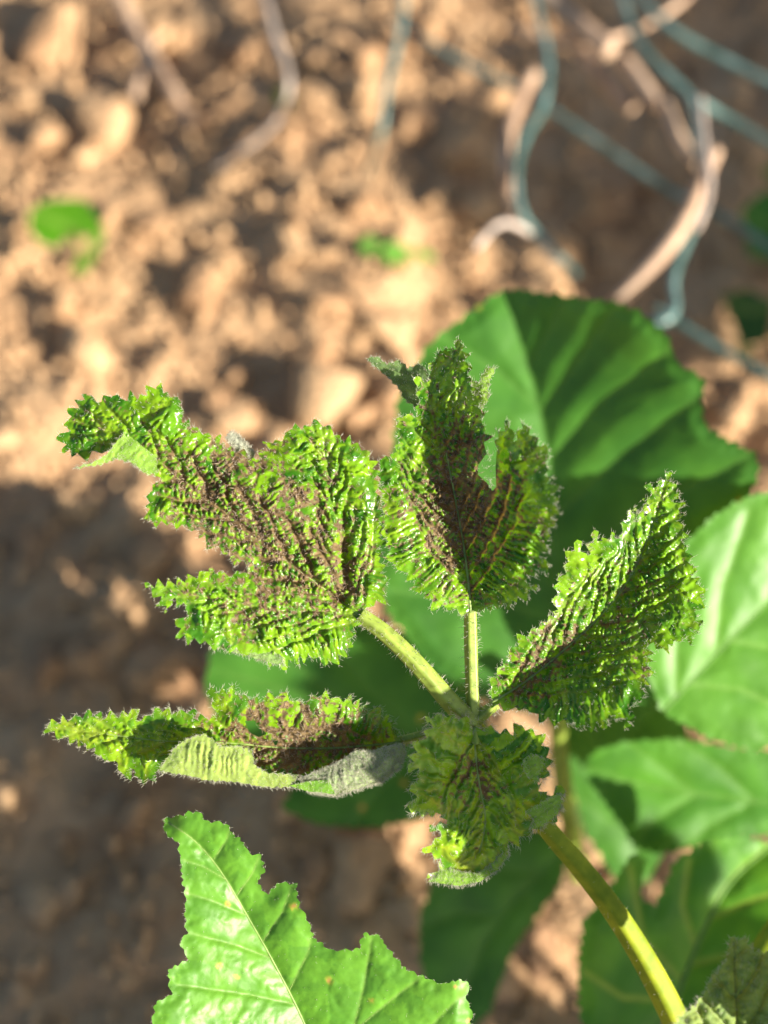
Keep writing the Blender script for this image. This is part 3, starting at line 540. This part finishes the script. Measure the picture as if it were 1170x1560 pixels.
# ------------------------------------------------------------------ chain link fence and dry twigs
fence = empty('wire_fence', P(1000,150,.56), 'sagging green coated chain link wire mesh above the soil', 'fence'); FB = np.array(fence.location)
def wire(pix, r, mat, off=.10):
    r *= .60; a = np.array([(x, y, ground_depth(x, y)-h) for x, y, h in pix]); q = smooth(a, 3); tube('wire', P(q[:,0],q[:,1],q[:,2]), r, mat, fence, FB, 10)
wire([(800,-60,.12),(818,20,.12),(838,90,.12),(830,165,.115),(800,205,.11),(784,260,.10),(790,320,.10),(812,352,.09),(880,420,.08)], .0026, M_GREENW)
wire([(930,-60,.13),(950,10,.13),(972,70,.13),(1018,115,.125),(1058,150,.12),(1064,230,.12),(1078,300,.115),(1040,380,.11),(1022,430,.11),(1032,478,.11),(1002,494,.11),(960,490,.10)], .0028, M_GREENW)
wire([(960,-20,.11),(1010,40,.11),(1100,90,.10),(1200,140,.10)], .003, M_GREENW)
wire([(1058,150,.12),(1110,180,.11),(1200,235,.11)], .0026, M_GREENW)
wire([(600,30,.07),(700,95,.07),(800,140,.07),(900,210,.07),(1000,280,.07),(1060,310,.07),(1125,342,.07),(1200,400,.07)], .0026, M_GREENW)
wire([(620,-60,.10),(616,0,.10),(608,60,.10),(588,130,.095),(584,190,.09),(570,230,.06),(560,260,.03)], .0026, M_GREENW)
wire([(395,-60,.09),(405,0,.09),(420,60,.085),(444,115,.08),(432,175,.06),(390,215,.04),(330,255,.02)], .0024, M_GREYW)
wire([(725,378,.10),(760,335,.10),(795,345,.095),(830,375,.08),(850,400,.07)], .0022, M_GREYW)
wire([(1000,470,.09),(1060,510,.09),(1120,545,.09),(1220,600,.09)], .0026, M_GREENW)
wire([(1066,150,.13),(1072,220,.13),(1084,290,.128),(1060,350,.125)], .0024, M_GREYW)
def twig(label, pix, r):
    a = [(x, y, ground_depth(x, y)-h) for x, y, h in pix]; tube_thing('dry_twig', label, 'twig', a, r, M_TWIG, group=None)
twig('pinkish bent dry stem looping below the green wire', [(812,112,.10),(780,175,.10),(768,240,.10),(775,300,.09),(800,345,.08)], [.0028,.0028,.0026,.0022])
twig('sunlit curved tan stem reaching down to the round leaf', [(1090,230,.12),(1068,280,.12),(1040,345,.115),(1000,400,.11),(940,460,.10)], [.0024,.003,.003,.0026])
twig('straight pale stick lying over the wire at the fence', [(800,-40,.11),(845,10,.11),(890,45,.11),(930,78,.11)], [.004,.0042,.004])
twig('long tan stick beneath the pale one at the fence', [(835,-10,.09),(870,60,.09),(915,115,.09),(962,165,.09)], [.003,.0034,.003])
twig('short rusty brown stick end among the wires', [(950,90,.10),(975,125,.10),(1000,162,.10)], [.003,.0036,.003])
twig('thin grey brown twig crossing the two sticks at the fence', [(780,40,.10),(860,70,.10),(940,60,.10),(1020,20,.10),(1080,-40,.10)], [.0016,.0016,.0014])
twig('dry stem end hanging beside the tan curved stem', [(1010,150,.11),(1030,205,.11),(1062,250,.11)], [.002,.0026,.002])
twig('forked straw lying on the pale clods', [(180,-10,.02),(212,60,.02),(240,100,.02),(270,150,.02),(292,190,.01)], [.0035,.0032,.003,.0028])
twig('short straw stub beside the forked straw', [(232,60,.016),(215,110,.016),(205,150,.008)], [.003,.003,.0028])

# ------------------------------------------------------------------ unseen brambles added off to the sunny side to cast shade into the scene
def to_px(Wp):
    d = np.asarray(Wp)-CAM; D = d@FWD; return 585+780*(d@RIGHT)/(.4*D), 780-780*(d@UP)/(.4*D), D
def blade_mesh(seed):
    r = np.random.default_rng(seed); n = 11; V = [(0,0,0)]; F = []
    u = np.linspace(0,1,n); wd = .42*np.sin(u**.8*math.pi)**.75*(1+.10*((np.arange(n)%2)*2-1))
    rows = []
    for k in range(n):
        row = []
        for j in (-1,-.5,0,.5,1): row.append(len(V)); V.append((j*wd[k], u[k], .10*abs(j)*wd[k]-.12*u[k]**2+r.normal(0,.008)))
        rows.append(row)
    for k in range(n-1):
        for j in range(4): F.append([rows[k][j],rows[k][j+1],rows[k+1][j+1],rows[k+1][j]])
    me = bpy.data.meshes.new('leaf_blade'); me.from_pydata(V, [], F); me.materials.append(M_BACK); me.polygons.foreach_set('use_smooth', np.ones(len(F), bool))
    colour(me, np.tile([[.06,.19,.022]], (len(V),1))); return me
BL = [blade_mesh(k) for k in range(4)]
def bush(label, foot, leaves):
    """leaves: list of (world point, size); canes run from the foot to them"""
    th = empty('added_shade_bush', (foot[0],foot[1],0), label, 'bush'); b = np.array(th.location)  # added out of view, only to cast shade
    for w_, sz in leaves:
        w_ = np.asarray(w_, float); o = bpy.data.objects.new('leaf_blade', random.choice(BL)); link(o, th)
        y = Vector((random.gauss(0,1), random.gauss(0,1), random.gauss(0,.4))).normalized(); z = (Vector(SUN)*.8+Vector((random.gauss(0,.3),random.gauss(0,.3),.4))).normalized(); x = y.cross(z).normalized(); y = z.cross(x)
        from mathutils import Matrix
        o.matrix_basis = Matrix.Translation(Vector(w_-b)-y*sz*.5) @ Matrix((x,y,z)).transposed().to_4x4() @ Matrix.Scale(sz, 4)
    ends = [np.asarray(l[0], float) for l in leaves][::3]
    for e in ends:
        m = (b+e)/2+np.array([0,0,.06]); tube('cane', smooth(np.array([b-[0,0,.01], m, e]), 3), [.003,.0012], M_STEM, th, b, 7)
def sunward(px, py, dist, z=0.0, D=None):
    D = ground_depth(px, py, z) if D is None else D
    return P(px, py, D)+SUN*dist
def spray(pts, dist, size, jit=.012):
    return [(sunward(x, y, dist*random.uniform(.92,1.08))+np.array([random.gauss(0,jit) for _ in range(3)]), size*random.uniform(.8,1.25)) for x, y in pts]
bush('unseen leafy bramble bush added to shade the ground by the fence', (.62,-.05), spray([(x, y) for x in range(760,1240,85) for y in range(-40,440,75) if random.random() < .9 and not (y > 330 and x < 860) and not (y < 120 and x < 860)], .66, .06))
low = [(sunward(x, y, dist, D=D)+np.array([random.gauss(0,.006) for _ in range(3)]), .038*random.uniform(.8,1.2)) for D, dist, pts in
       ((.366, .36, [(x,y) for x in range(660,850,55) for y in range(1300,1540,60)]), (.322, .30, [(x,y) for x in range(950,1080,50) for y in range(1440,1580,55)]),
        (.362, .42, [(560,1090),(570,1150),(560,1210)])) for x, y in pts]  # added leaves on the sun lines of the low leaves, to darken them
bush('unseen bramble bush added to shade the low leaves and lower left soil', (.42,-.42), low+spray([(x, y) for x in range(-60,400,85) for y in range(1400,1640,80) if random.random() < .8], .55, .05))

# two unseen leaflets added to the downy young leaf to shade the drooping leaflet and stem
from mathutils import Matrix
for (x, y, D, dist, sz, ax) in ((680,1150,.2515,.085,.027,(-.45,.85,.1)), (838,1288,.259,.085,.036,(.7,-.6,.1))):
    q = sunward(x, y, dist, D=D); z = Vector(SUN); yv = (Vector(ax)-z*Vector(ax).dot(z)).normalized(); xv = yv.cross(z)
    o = bpy.data.objects.new('leaflet', random.choice(BL)); link(o, young); yb = Vector(young.location)
    o.matrix_basis = Matrix.Translation(Vector(q)-yb-yv*sz*.5) @ Matrix((xv,yv,z)).transposed().to_4x4() @ Matrix.Scale(sz, 4)
    tube('leaflet_stalk', smooth(np.array([YB, (YB+q)/2+[.02,0,.01], np.array(Vector(q)-yv*sz*.5)]), 3), [.0014,.001], M_STEM, young, YB, 8)
